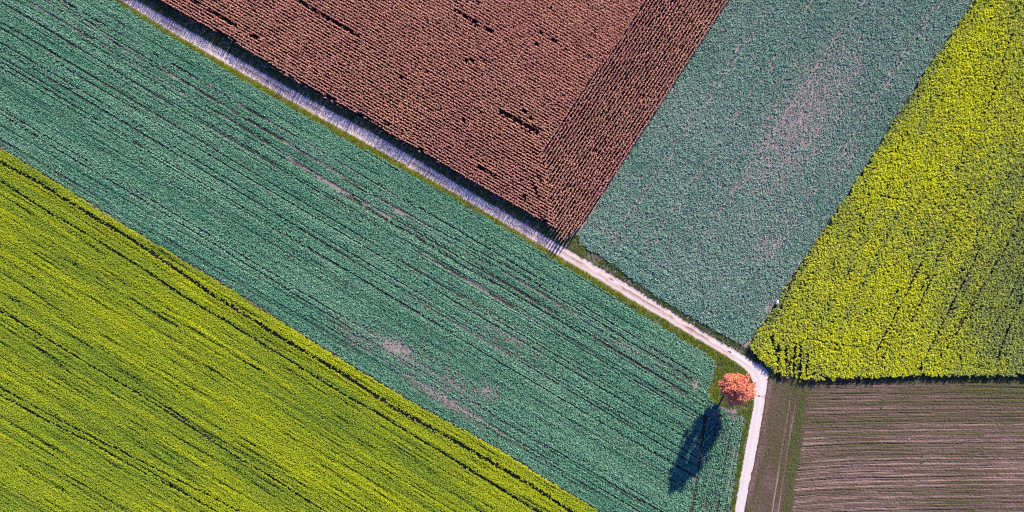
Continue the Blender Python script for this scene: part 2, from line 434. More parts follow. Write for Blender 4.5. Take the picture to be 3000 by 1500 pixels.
# ------------------------------------------------------------------ sprouting field, bottom right: drilled seedbed with real furrows
def build_seedbed():
    x0, x1, y0, y1 = 2140, 3160, 1092, 1650
    st = 1.25
    xs = np.arange(x0, x1, st); ys = np.arange(y0, y1, st)
    X, Y = np.meshgrid(xs, ys); sh = X.shape; X, Y = X.ravel(), Y.ravel()
    re = np.interp(Y, [p[1] for p in ROAD_U2[3:] + ROAD_U3[1:]], [p[0] for p in ROAD_U2[3:] + ROAD_U3[1:]])   # road edge x at this y
    hx = np.interp(Y, [1092, 1155, 1349, 1485, 1650], [2372, 2367, 2344, 2320, 2292])                          # where the long rows begin
    bend = 15 * np.exp(-np.maximum(X - hx, 0) / 150) * np.clip((Y - 1180) / 200, 0, 1)
    v = Y - bend + (X - 2700) * .004 + 1.2 * (vnoise(X * .006, Y * .02, 2) - .5)
    ph = (v - 1136) / 32.3
    cell = np.floor(ph); fr = ph - cell
    def hh(s): return _hash(cell, np.zeros_like(cell), s)
    row = (X > hx + (vnoise(X * .0, Y * .25, 4) - .5) * 14)
    fine = np.sin(2 * math.pi * v / 4.6) * .5
    n_str = .55 * fbm(X * .006, v * .75, 11, 2) + .45 * fbm(X * .02, v * .28, 17, 2); n_clod = fbm(X * .28, Y * .28, 12, 2); n_big = fbm(X * .004, Y * .007, 13, 2)
    ln = lambda c, w: np.exp(-((fr - c) / w) ** 2)
    z = .05 * fine + .26 * (n_str - .5) + .16 * (n_clod - .5) - .15 * ln(.04, .06) * (.4 + .6 * hh(1)) - .08 * ln(.52, .05) * hh(2)
    green = .49 + .98 * (n_str - .5) + .35 * (n_big - .5) + .28 * (n_clod - .5)
    green += .32 * ln(.12, .06) * (hh(3) > .35) + .14 * ln(.62, .07) - .36 * ln(.36, .05) * (hh(4) > .5) - .33 * ln(.80, .05) * (hh(5) > .45)
    green += .15 * np.clip((1220 - Y) / 120, -.5, 1) - .12 * np.clip((Y - 1280) / 200, 0, 1)
    # headland beside the road with its own sowing direction and wheel tracks
    q = X - re
    hg = .55 + .6 * (fbm(q * .09, Y * .012, 15, 3) - .5) + .3 * (n_clod - .5)
    hg += .30 * np.exp(-((X - hx + 20) / 15) ** 2) * (.4 + 1.0 * fbm(X * .05, Y * .03, 19, 2)) + .2 * np.exp(-((q - 25) / 8) ** 2) * np.clip((1300 - Y) / 100, 0, 1)
    hg -= .18 * np.exp(-((q - 8) / 8) ** 2)
    hz = .14 * (n_clod - .5) + .10 * (fbm(q * .3, Y * .03, 16, 2) - .5)
    for (ax, ay, bx, by) in ((2316, 1167, 2262, 1500), (2331, 1180, 2280, 1500)):
        tx = ax + (Y - ay) * (bx - ax) / (by - ay)
        k = np.exp(-((X - tx) / 2.4) ** 2) * np.clip((Y - ay + 30) / 40, 0, 1)
        hg -= .45 * k; hz -= .10 * k
    green = np.where(row, green, hg); z = np.where(row, z, hz)
    z = .13 + z * .8
    # slope down under the road edge and the tall crop
    z = np.where(q < 2, -.05, z)
    V = np.stack([(X - 1500) * M, (750 - Y) * M, z], 1)
    idx = np.arange(len(X)).reshape(sh)
    F = np.stack([idx[1:, :-1], idx[1:, 1:], idx[:-1, 1:], idx[:-1, :-1]], -1).reshape(-1, 4)
    keep = (q.reshape(sh)[:-1, :-1] > -3).ravel()
    F = F[keep]
    mat = attr_mat('sprouted_earth', 'green', [(0, (.29, .195, .185)), (.25, (.150, .102, .092)), (.5, (.088, .066, .052)), (.78, (.072, .070, .030)), (1, (.060, .088, .024))], fine=4.5, amp=.5, bump=.8)
    o = link_mesh('ploughed_field', V, F, [mat], smooth=True)
    a = o.data.attributes.new('green', 'FLOAT', 'POINT'); a.data.foreach_set('value', np.clip(green, 0, 1).astype(np.float32))
    tag(o, 'brown drilled field with thin green seedling rows beside the lower road', 'field', kind='structure')
    # seedlings themselves
    p = np.clip((green - .5) * 1.6, 0, 1) * .16
    k = (rng.uniform(0, 1, len(X)) < p) & (q > 6)
    xs_, ys_, gs = X[k] + rng.uniform(-.6, .6, k.sum()), Y[k] + rng.uniform(-.6, .6, k.sum()), green[k]
    pm = [proto_rosette('seedling', MAT_SEEDLING, 6, .10, .05, .08) for _ in range(3)]
    o = scatter('seedlings', xs_, ys_, pm, rng.uniform(.8, 1.7, len(xs_)), rng.uniform(0, 1, len(xs_)), z=.12)
    tag(o, 'sparse green seedlings sprouting in thin lines on the brown field', 'seedlings', kind='stuff')
build_seedbed()

# ------------------------------------------------------------------ big blue-green crop, sown parallel to the track
TRAM = [  # (points, half width px, broken 0..1)
    ([(0, 3), (500, 305), (1000, 603), (1500, 901), (2045, 1223)], 2.6, .05),
    ([(0, 60), (500, 360), (1000, 658), (1500, 962), (2060, 1292)], 2.4, .05),
    ([(0, 80), (500, 385), (1000, 682), (1500, 983), (2060, 1311)], 2.6, .05),
    ([(0, 124), (500, 422), (1000, 724), (1500, 1023), (2060, 1352)], 2.4, .05),
    ([(0, 140), (500, 440), (1000, 743), (1500, 1046), (2045, 1365)], 2.8, .05),
    ([(0, 165), (202, 287), (240, 310)], 2.2, .2),
    ([(0, 179), (500, 480), (1000, 781), (1500, 1081), (2040, 1398)], 2.6, .05),
    ([(0, 318), (500, 618), (1000, 925), (1500, 1228), (1900, 1462)], 2.4, .15),
    ([(0, 334), (500, 636), (1000, 945), (1500, 1247), (1960, 1512)], 3.0, .1),
    ([(900, 921), (1000, 980), (1500, 1282), (1900, 1512)], 2.6, .2),
    ([(85, 0), (163, 50), (272, 116), (388, 186), (500, 252), (700, 365), (810, 436), (870, 475), (1000, 553)], 3.4, .42),
    ([(128, 0), (200, 43), (342, 128), (408, 171), (500, 220), (640, 302), (820, 405), (900, 450), (1000, 520)], 3.6, .50),
    ([(167, 0), (310, 97), (500, 213), (628, 292), (888, 452)], 2.6, .25),
    ([(182, 0), (272, 54), (365, 105), (446, 155), (500, 184), (720, 315), (1000, 477), (1160, 570)], 3.6, .45),
    ([(840, 463), (1000, 560), (1150, 640)], 3.2, .5),
    ([(1000, 551), (1084, 598), (1186, 658), (1373, 770), (1500, 841), (2012, 1153)], 4.6, .12),
    ([(1000, 568), (1186, 675), (1373, 788), (1500, 858), (1700, 975)], 3.6, .30),
    ([(1000, 480), (1256, 625), (1500, 768), (2040, 1097)], 2.8, .12),
    ([(1000, 523), (1256, 660), (1500, 788), (2035, 1116)], 3.0, .12),
    ([(1150, 610), (1373, 740), (1500, 811), (1891, 1050), (2020, 1127)], 3.2, .38),
    ([(1240, 745), (1420, 848), (1600, 960)], 2.4, .45),
    ([(2140, 1248), (2130, 1320), (2112, 1420), (2098, 1520)], 3.4, .30),
    ([(2085, 1370), (2078, 1400), (2062, 1520)], 2.8, .40),
    ([(2156, 1260), (2146, 1340), (2128, 1450)], 2.0, .55),
    ([(2060, 1235), (2090, 1205), (2125, 1225)], 3.0, .3),
]
BARE = [(1163, 1016, 85, 28, 31, .75), (1424, 1147, 46, 32, 31, .62), (1490, 990, 80, 14, 31, .6), (1340, 1120, 120, 34, 31, .45), (1310, 1172, 180, 20, 31, .6), (1040, 985, 90, 20, 31, .4), (1250, 1060, 130, 40, 31, .35), (1480, 1000, 120, 30, 31, .3),
        (2040, 1124, 9, 20, 20, .8), (2092, 1212, 9, 8, 0, .9), (1110, 985, 80, 14, 31, .5), (1560, 1035, 90, 12, 30, .35), (2095, 1085, 8, 18, 20, .7), (2150, 1222, 24, 5, 20, .7)]

def row_of(v, row):
    return np.round(v / (row / M))

def row_hash(v, row, seed):
    r = row_of(v, row); return _hash(r, np.zeros_like(r), seed)

def bare_prob(x, y, patches):
    b = np.zeros(len(x))
    for cx, cy, rx, ry, an, s in patches:
        a = math.radians(an); dx, dy = x - cx, y - cy
        e = np.hypot((dx * math.cos(a) + dy * math.sin(a)) / rx, (-dx * math.sin(a) + dy * math.cos(a)) / ry)
        b = np.maximum(b, s * np.exp(-(e * 1.05) ** 2))
    return b

def lanes(x, y, lst, seed=50, ragged=.5, keep=.03):
    dead = np.zeros(len(x), bool)
    for i, (ln, hw, br) in enumerate(lst):
        d = dist_line(x, y, ln)
        near = d < hw * 1.6
        if not near.any(): continue
        xx, yy = x[near], y[near]
        nz = fbm(xx * .035 + i * 31, yy * .035, seed + i, 2)
        wv = .82 + ragged * (vnoise(xx * .2, yy * .2, seed + i + 77) + vnoise(xx * .5, yy * .5, seed + i + 99) - 1.0)
        w = hw * wv * np.clip((nz - br + .18) * 7, 0, 1)
        dead[np.where(near)[0][(d[near] < w) & (rng.uniform(0, 1, len(w)) > keep)]] = True
    return dead

def build_teal_soil():
    st = 5.0
    xs = np.arange(-150, 2200, st); ys = np.arange(-150, 1655, st)
    X, Y = np.meshgrid(xs, ys); sh = X.shape; X, Y = X.ravel(), Y.ravel()
    dry = 1.15 * bare_prob(X, Y, [(a, b, c * 1.25, d * 1.4, e, f) for a, b, c, d, e, f in BARE])
    for ln, hw, br in TRAM:
        if br >= .35: dry = np.maximum(dry, .75 * np.exp(-(dist_line(X, Y, ln) / 8) ** 2) * np.clip((fbm(X * .02, Y * .02, 301, 2) - .38) * 5, 0, 1))
    for ln in (TRAM[7][0], TRAM[8][0], TRAM[9][0], TRAM[4][0], TRAM[3][0]):
        dry = np.maximum(dry, .8 * np.exp(-(dist_line(X, Y, ln) / 8) ** 2) * np.exp(-(np.hypot(X - 1280, Y - 1100) / 290) ** 2))
    V = np.stack([(X - 1500) * M, (750 - Y) * M, np.full(len(X), .006)], 1)
    idx = np.arange(len(X)).reshape(sh)
    F = np.stack([idx[1:, :-1], idx[1:, 1:], idx[:-1, 1:], idx[:-1, :-1]], -1).reshape(-1, 4)
    F = F[inside(X[F[:, 0]] + st / 2, Y[F[:, 0]] - st / 2, TEAL_BIG)]
    o = link_mesh('field_soil', V, F, [attr_mat('shade_dark_to_dry_soil', 'dry', [(0, (.055, .045, .045)), (.35, (.13, .095, .095)), (1, (.36, .275, .285))], fine=3.0, amp=.3)])  # dark end paints the shade of the lanes, pale end is bare soil
    a = o.data.attributes.new('dry', 'FLOAT', 'POINT'); a.data.foreach_set('value', np.clip(dry, 0, 1).astype(np.float32))
    tag(o, 'soil under the large blue green crop, dry and pale in patches, elsewhere coloured dark as lane shade', 'soil', kind='structure')
build_teal_soil()

def build_teal_big():
    x, y, u, v = grid_rows(TEAL_BIG, 30.6, .36, .21, .03, .9)
    hd = inside(x, y, [(2060, 1215), (2220, 1215), (2150, 1660), (1990, 1660), (2040, 1400)])          # headland sown along the road
    x, y, u, v = x, y, u, v
    x2, y2, u2, v2 = grid_rows([(2072, 1215), (2185, 1215), (2125, 1660), (2000, 1660), (2045, 1400)], 101, .45, .27, .04, .9)
    k2 = inside(x2, y2, TEAL_BIG)
    x, y, u, v = x[~hd], y[~hd], u[~hd], v[~hd]
    x = np.r_[x, x2[k2]]; y = np.r_[y, y2[k2]]; u = np.r_[u, u2[k2]]; v = np.r_[v, v2[k2]]
    dead = lanes(x, y, [(l, h * (.90 if l[0][0] < 2055 else .55), b + (0 if l[0][0] < 2055 else .10)) for l, h, b in TRAM])
    dead |= rng.uniform(0, 1, len(x)) < bare_prob(x, y, BARE) * .9
    dead |= rng.uniform(0, 1, len(x)) < .06 * (fbm(u * .01, v * .08, 5) > .55)
    x, y, u, v = x[~dead], y[~dead], u[~dead], v[~dead]
    rh = row_hash(v, .36, 3)
    thin = (row_hash(v, .36, 4) < .16) & (vnoise(u * .006, row_of(v, .36) * 7.7, 64) > .35)          # weakly sprouted rows
    t = .45 + 1.0 * (fbm(u * .004, v * .035, 61, 3) - .5) + .4 * (fbm(u * .03, v * .12, 62, 2) - .5) + .35 * (rh - .5) + rng.normal(0, .16, len(x))
    # crop edge on the track side stays a little darker
    s = (.95 + .35 * (fbm(u * .02, v * .16, 63, 2) - .5) + .20 * (rh - .5) - .34 * thin + rng.normal(0, .09, len(x))) * (1 - .35 * bare_prob(x, y, BARE))
    pm = [proto_rosette('bluegreen_plant', MAT_TEAL, 11, .25, .13, .52) for _ in range(6)]
    o = scatter('leaf_crop', x, y, pm, np.clip(s, .4, 1.6), t, tilt=.25)
    tag(o, 'large blue green crop in long drilled rows below the gravel track', 'crop', kind='stuff')
build_teal_big()

# ------------------------------------------------------------------ grey-green crop, top right
TRAM_UR = []
for x0, hw, br in ((2242, 1.9, .30), (2258, 1.7, .40), (2366, 1.5, .48), (2380, 1.3, .55), (2507, 2.4, .10), (2521, 1.9, .36), (2736, 1.8, .34), (2750, 1.6, .45), (2132, 1.3, .5), (2640, 1.2, .52)):
    TRAM_UR.append(([(x0 + .666 * 170, -150), (x0 - .666 * 730, 750)], hw, br))
TRAM_UR += [([(1800, 735), (1960, 838), (2100, 925)], 2.2, .45), ([(1830, 715), (2010, 828), (2080, 872)], 2.2, .5), ([(1740, 690), (1850, 765), (1960, 825)], 2.0, .5)]
BARE_UR = [(2350, 350, 240, 100, -56, .85), (2430, 240, 170, 75, -56, .6), (2250, 500, 120, 50, -56, .45), (2480, 470, 90, 25, -56, .5), (2250, 720, 60, 35, -50, .5), (2290, 640, 50, 25, -50, .4), (2255, 895, 22, 14, -55, .8), (2560, 320, 120, 30, -56, .3), (1790, 690, 60, 16, 30, .3)]
def build_teal_ur():
    x, y, u, v = grid_rows(TEAL_UR, -56.3, .36, .25, .09, 1)
    dead = lanes(x, y, [(l, h * .85, b - .10) for l, h, b in TRAM_UR], 150)
    dead |= rng.uniform(0, 1, len(x)) < bare_prob(x, y, BARE_UR) * .46
    dead |= rng.uniform(0, 1, len(x)) < .14 * (fbm(x * .10, y * .10, 9) > .56)
    x, y = x[~dead], y[~dead]
    t = .42 + .9 * (fbm(x * .006, y * .006, 71, 3) - .5) + .45 * bare_prob(x, y, BARE_UR) + rng.normal(0, .28, len(x))
    s = 1.0 + .5 * (fbm(x * .11, y * .11, 72, 2) - .5) + rng.normal(0, .12, len(x)) - .34 * bare_prob(x, y, BARE_UR)
    s = s + .22 * np.clip((dist_line(x, y, [(1700, 715), (2175, 1010)]) < 60) * 1.0, 0, 1)
    pm = [proto_rosette('greygreen_plant', MAT_TEAL2, 10, .27, .15, .42) for _ in range(6)]
    o = scatter('leaf_crop', x, y, pm, np.clip(s, .4, 1.7), t, tilt=.25)
    tag(o, 'grey green leafy crop with pale tramlines right of the dry maize', 'crop', kind='stuff')
build_teal_ur()

# ------------------------------------------------------------------ dry maize, top
CORN_GAP = [([(870, 0), (935, 40), (1000, 76), (1055, 108)], 6.0, -.3), ([(1335, 33), (1365, 52), (1396, 76)], 5.5, -.3), ([(1402, 80), (1455, 100)], 3.5, .35),
            ([(1468, 330), (1510, 352), (1574, 388)], 9.5, -.5), ([(1366, 178), (1386, 186)], 5, -.3), ([(1612, 25), (1614, 34)], 4, -.5), ([(1568, 128), (1574, 136)], 4, -.3),
            ([(1582, 95), (1590, 105)], 3.5, -.3), ([(1655, 145), (1685, 165)], 3.5, .1), ([(1618, 120), (1630, 124)], 4, -.3), ([(1170, 222), (1186, 232)], 4.5, -.3), ([(1372, 118), (1378, 124)], 3.5, -.3),
            ([(1532, 322), (1560, 352)], 3.0, .3), ([(1358, 352), (1364, 362)], 3.5, -.2), ([(1576, 520), (1584, 530)], 6, -.3), ([(1536, 576), (1540, 588)], 6, -.3), ([(1400, 490), (1450, 516)], 4, .35),
            ([(640, 96), (700, 132)], 4.5, .25), ([(1562, 540), (1578, 580)], 4, .3), ([(1740, 440), (1752, 448)], 4, -.1), ([(1585, 636), (1600, 650)], 5, .1), ([(1100, 130), (1330, 262)], 3.0, .46), ([(960, 280), (1250, 446)], 3.0, .48),
            ([(1250, 130), (1480, 262)], 2.6, .5), ([(560, 0), (760, 118)], 3.0, .5)]
def build_corn():
    x, y, u, v = grid_rows(CORN_MAIN, 30.1, .75, .115, .018, .8, 3.0)
    v = v + 0
    x2, y2, u2, v2 = grid_rows(CORN_HEAD, -56.8, .80, .115, .018, .8, 3.0)
    tr = np.r_[np.full(len(x), math.radians(-30.1)), np.full(len(x2), math.radians(56.8))]
    x = np.r_[x, x2]; y = np.r_[y, y2]; u = np.r_[u, u2]; v = np.r_[v, v2]
    # rows are not dead straight
    wob = 3.0 * (vnoise(x * .008, y * .008, 81) - .5) + .9 * (vnoise(x * .04, y * .04, 82) - .5)
    x = x + wob * .5; y = y - wob * .8
    dead = lanes(x, y, [(l, h * 1.1, b) for l, h, b in CORN_GAP], 250, .6, .04)
    dead |= rng.uniform(0, 1, len(x)) < .03 + .35 * (fbm(u * .05, v * .2, 83, 2) > .72)
    x, y, u, v, tr = (q[~dead] for q in (x, y, u, v, tr))
    tr = tr + rng.normal(0, .18, len(x)) + math.pi * rng.integers(0, 2, len(x))
    t = .4 + .9 * (fbm(x * .006, y * .006, 84) - .5) + .3 * (fbm(u * .03, v * .12, 86, 2) - .5) + rng.normal(0, .15, len(x))
    s = np.clip(.98 + .12 * (fbm(x * .02, y * .02, 85) - .5) + rng.normal(0, .045, len(x)), .7, 1.25)
    pm = [proto_maize('maize_plant', U(2.45, 2.7)) for _ in range(10)]
    o = scatter('maize_crop', x, y, pm, s, t, tilt=.05, turn=tr)
    tag(o, 'dry pinkish brown maize standing in close rows above the gravel track', 'maize', kind='stuff')
build_corn()

# ------------------------------------------------------------------ yellow-green mustard, lower left
LANE_L = [([(-150, 392), (0, 473), (116, 535), (233, 609), (388, 702), (505, 780), (621, 861), (800, 973), (1000, 1093), (1140, 1184), (1326, 1287), (1559, 1422), (1675, 1500), (1890, 1640)], 7.0, -.3),
          ([(-150, 440), (0, 529), (97, 590), (155, 628), (272, 694), (427, 791), (559, 880), (605, 905), (745, 990), (885, 1077), (1000, 1149), (1177, 1252), (1400, 1390), (1580, 1500)], 4.4, .18),
          ([(-150, 830), (0, 909), (135, 988), (279, 1077), (400, 1147), (559, 1249), (652, 1310), (800, 1400), (960, 1500)], 4.2, .18),
          ([(380, 1124), (520, 1210), (700, 1318), (860, 1410)], 3.2, .40),
          ([(0, 1154), (130, 1226), (279, 1300), (410, 1375), (559, 1454), (652, 1504)], 3.8, .15),
          ([(0, 1133), (163, 1221), (279, 1282), (466, 1375), (605, 1445), (699, 1494)], 3.8, .22),
          ([(390, 970), (560, 1075), (740, 1180), (900, 1280), (1100, 1400)], 3.2, .45),
          ([(100, 1010), (180, 1065), (300, 1140)], 3.5, .45), ([(100, 1340), (250, 1420), (380, 1500)], 3.5, .45), ([(0, 1220), (120, 1290), (260, 1380)], 3.0, .48),
          ([(480, 915), (640, 1010), (760, 1085)], 3.0, .45), ([(0, 800), (90, 850), (200, 925)], 3.0, .45), ([(200, 760), (380, 870), (520, 955)], 3.0, .5)]
def build_must_l():
    x, y, u, v = grid_rows(MUST_L, 31.2, .30, .22, .05, 1, 7.0)
    dead = lanes(x, y, [l for l in LANE_L if l[2] < .4], 350, .6, .06)
    soft = np.zeros(len(x))
    for ln, hw, br in LANE_L[7:] + LANE_L[3:4]:
        soft = np.maximum(soft, np.exp(-(dist_line(x, y, ln) / hw) ** 2))
    soft *= np.clip((fbm(x * .02, y * .02, 97, 2) - .35) * 4, 0, 1)
    dead |= rng.uniform(0, 1, len(x)) < .45 * soft
    st = fbm(u * .0035, v * .075, 91, 3)
    st2 = fbm(u * .010, v * .20, 92, 2)
    rh = row_hash(v, .30, 95)
    weak = np.clip((.36 - st2) * 5, 0, 1)
    dead |= rng.uniform(0, 1, len(x)) < .32 * weak
    x, y, u, v, st, st2, rh, weak, soft = (q[~dead] for q in (x, y, u, v, st, st2, rh, weak, soft))
    big = fbm(u * .003, v * .009, 93, 2)
    t = .40 - .25 * soft - .20 * np.clip((y - 1250) / 250, 0, 1) * np.clip(1 - x / 700, 0, 1) + .85 * (st - .5) + .45 * (st2 - .5) + .6 * (big - .5) + .2 * (rh - .5) + rng.normal(0, .14, len(x))
    d1 = dist_line(x, y, [(a, b + 22) for a, b in LANE_L[0][0]])
    t = t + .40 * np.exp(-(d1 / 9) ** 2) - .14 * np.exp(-(dist_line(x, y, [(a, b + 42) for a, b in LANE_L[0][0]]) / 7) ** 2)
    d2 = dist_line(x, y, [(a, b - 26) for a, b in LANE_L[0][0]])
    t = t + .22 * np.exp(-(d2 / 20) ** 2)
    s = .96 + .30 * (st2 - .5) + .2 * (st - .5) + .10 * (rh - .5) - .22 * weak - .25 * soft + rng.normal(0, .06, len(x))
    s = s * (1 - .22 * np.exp(-(d1 / 10) ** 2))
    pm = [proto_mustard('mustard_plant', MAT_MUST_LEAF, MAT_MUST_FLOWER, .70, .20, 24, 9) for _ in range(6)]
    o = scatter('mustard_crop', x, y, pm, np.clip(s, .45, 1.4), t, tilt=.12)
    tag(o, 'yellow green flowering crop with dark streaky lanes along the lower edge', 'mustard crop', kind='stuff')
build_must_l()

# ------------------------------------------------------------------ taller yellow mustard, right
LANE_R = [([(2714, 733), (2640, 880), (2562, 1032)], 3.0, .15), ([(2729, 808), (2663, 945)], 2.8, .25), ([(2870, 723), (2780, 900), (2689, 1084)], 3.0, .15), ([(2926, 743), (2860, 865), (2795, 982)], 2.6, .3),
          ([(3000, 850), (2950, 960), (2915, 1056)], 2.8, .25), ([(2660, 780), (2600, 900)], 2.2, .4), ([(2990, 790), (2940, 900), (2880, 1000)], 2.4, .35), ([(2960, 100), (2900, 260)], 2.4, .4), ([(2945, 190), (2880, 330)], 2.2, .4),
          ([(2520, 550), (2600, 580), (2740, 600), (2820, 650)], 1.8, .56), ([(2780, 520), (2900, 590), (2980, 640)], 1.8, .56), ([(2620, 640), (2500, 880)], 1.8, .42), ([(2800, 640), (2600, 1040)], 1.8, .42), ([(2840, 880), (2770, 1020)], 2.0, .36), ([(2960, 500), (2850, 700)], 2.0, .4), ([(2990, 640), (2900, 800)], 2.0, .38),
          ([(2278, 1010), (2276, 1082)], 3.5, .05), ([(2300, 1010), (2301, 1100)], 3.4, .0), ([(2314, 1040), (2311, 1108)], 2.8, .1), ([(2326, 1005), (2322, 1108)], 4.2, .0), ([(2343, 1010), (2340, 1108)], 4.6, .0), ([(2364, 1040), (2358, 1100)], 3.0, .25),
          ([(2352, 1100), (2390, 1094), (2430, 1108)], 2.6, .2), ([(2260, 985), (2270, 1040)], 4.0, .3), ([(2360, 990), (2480, 1012), (2600, 1022)], 2.0, .58), ([(2330, 800), (2300, 860), (2285, 900)], 3.5, .1)]
def build_must_r():
    x, y, u, v = grid_rows(MUST_R, -63, .32, .22, .09, 1, 13.0)
    dead = lanes(x, y, [(l, h * 1.35, b - .06) for l, h, b in LANE_R], 450)
    cl = .6 * fbm(x * .21, y * .21, 101, 2) + .4 * fbm(u * .02, v * .08, 104, 2)
    dead |= rng.uniform(0, 1, len(x)) < np.clip((.41 - cl) * 4.5, 0, .85) * (dist_line(x, y, MUST_R[13:18]) > 14)
    x, y, v, cl = x[~dead], y[~dead], v[~dead], cl[~dead]
    big = fbm(x * .006, y * .006, 102, 3)
    grey = .30 * np.exp(-(dist_line(x, y, [(2856, 0), (2639, 318), (2394, 700), (2245, 930)]) / 26) ** 2) + .56 * np.clip(1 - np.hypot((x - 2900) / 260, (y - 880) / 330), 0, .7) + .30 * np.clip((x - 2800) / 200, 0, 1) * np.clip((y - 350) / 300, 0, 1) + .15 * np.clip(1 - np.hypot((x - 2960) / 150, (y - 600) / 200), 0, 1) + .30 * np.clip(1 - np.hypot((x - 2270) / 40, (y - 940) / 55), 0, 1)
    t = .70 + .9 * (big - .5) + .5 * (cl - .5) + .35 * (row_hash(v, 1.1, 7) - .5) - 1.25 * grey + rng.normal(0, .24, len(x))
    s = .95 + .55 * (cl - .5) + rng.normal(0, .09, len(x)) - .25 * grey + .08 * (row_hash(v, 1.1, 8) - .5)
    s = np.where(dist_line(x, y, MUST_R[13:18]) < 12, 1.02 + rng.normal(0, .08, len(x)), s)
    pm = [proto_mustard('tall_mustard_plant', MAT_SIDE_LEAF, MAT_SIDE_FLOWER, 1.2, .215, 26, 11) for _ in range(6)]
    o = scatter('mustard_crop', x, y, pm, np.clip(s, .45, 1.4), t, tilt=.15)
    tag(o, 'tall bright yellow flowering crop in clumps along the right side', 'mustard crop', kind='stuff')
build_must_r()

# ------------------------------------------------------------------ grass margins
def fill_poly(poly, dens):
    P = np.array(poly, float); lo, hi = P.min(0), P.max(0)
    n = int((hi[0] - lo[0]) * (hi[1] - lo[1]) * M * M * dens)
    x, y = rng.uniform(lo[0], hi[0], n), rng.uniform(lo[1], hi[1], n)
    k = inside(x, y, poly); return x[k], y[k]

def grass(name, poly, dens, mat, h, tint_fn, label, keep=None):
    x, y = fill_poly(poly, dens)
    k = ~inside(x, y, ROAD_POLY)
    x, y = x[k], y[k]
    if keep is not None:
        k = keep(x, y); x, y = x[k], y[k]
    c = fbm(x * .12, y * .12, 111, 2)
    pm = [proto_tuft('grass_tuft', mat, h) for _ in range(5)]
    o = scatter(name, x, y, pm, np.clip(.8 + .9 * (c - .5) + rng.normal(0, .18, len(x)), .35, 1.6), tint_fn(x, y) + .5 * (c - .5) + rng.normal(0, .2, len(x)), tilt=.2)
    return tag(o, label, 'grass', kind='stuff')

verge_low = [(x, y) for x, y in ROAD_L1] + [(x - 1, y + 1) for x, y in TEAL_TOP[::-1]]
grass('grass_verge', verge_low, 40, MAT_GRASS, .42, lambda x, y: .75 - .35 * np.clip((x - 1500) / 500, 0, 1), 'narrow strip of bright yellow green grass along the lower side of the track')
verge_up = ROAD_U1 + ROAD_U2[1:5] + [(2290, 1104), (2250, 1074), (2206, 1030), (2175, 1012), (2100, 970), (2000, 913), (1919, 866), (1779, 762), (1700, 715), (1694, 680), (1655, 702), (1640, 706), (1626, 676)] + CORN_EDGE[::-1]
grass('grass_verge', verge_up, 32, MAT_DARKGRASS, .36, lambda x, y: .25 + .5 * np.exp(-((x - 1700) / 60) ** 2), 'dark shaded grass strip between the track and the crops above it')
plot = [(2086, 1046), (2133, 1047)] + ROAD_L2[1:] + ROAD_L3[1:] + [(2108, 1680), (2116, 1650), (2138, 1500), (2152, 1412), (2166, 1319), (2180, 1235), (2175, 1217), (2119, 1198), (2076, 1162), (2074, 1142), (2100, 1072)]
def plot_keep(x, y):
    d = np.minimum(dist_line(x, y, [(2160, 1205), (2120, 1192), (2176, 1222), (2180, 1240)]), 99)
    return rng.uniform(0, 1, len(x)) > .75 * np.exp(-(d / 7) ** 2)
grass('grass_patch', plot, 40, MAT_GRASS, .40, lambda x, y: .30 + .45 * np.clip((2105 - x) / 30, 0, 1) - .1 * np.clip((y - 1200) / 50, 0, 1), 'small triangle of green grass around the coppery tree', plot_keep)
strip = [(a, b) for a, b in ROAD_U2[4:] + ROAD_U3[1:]] + [(a + w, b) for (a, b), w in zip((ROAD_U2[4:] + ROAD_U3[1:])[::-1], (22, 22, 20, 16, 13, 12, 12, 12))]
grass('dry_grass', strip, 9, MAT_DRYGRASS, .26, lambda x, y: .85 - .6 * np.clip((y - 1250) / 120, 0, 1), 'thin dry pinkish grass edging the right side of the lower road')

# ------------------------------------------------------------------ the tree
def tube(V, F, pts, rad, n=7):
    rings = []
    for i, (p, r) in enumerate(zip(pts, rad)):
        p = Vector(p); d = (Vector(pts[min(i + 1, len(pts) - 1)]) - Vector(pts[max(i - 1, 0)])).normalized()
        a = d.cross(Vector((.31, .95, .1))).normalized(); b = d.cross(a)
        rings.append(len(V))
        for k in range(n):
            t = 2 * math.pi * k / n; q = p + (a * math.cos(t) + b * math.sin(t)) * r; V.append(tuple(q))
    for r0, r1 in zip(rings[:-1], rings[1:]):
        for k in range(n): F.append((r0 + k, r0 + (k + 1) % n, r1 + (k + 1) % n, r1 + k))

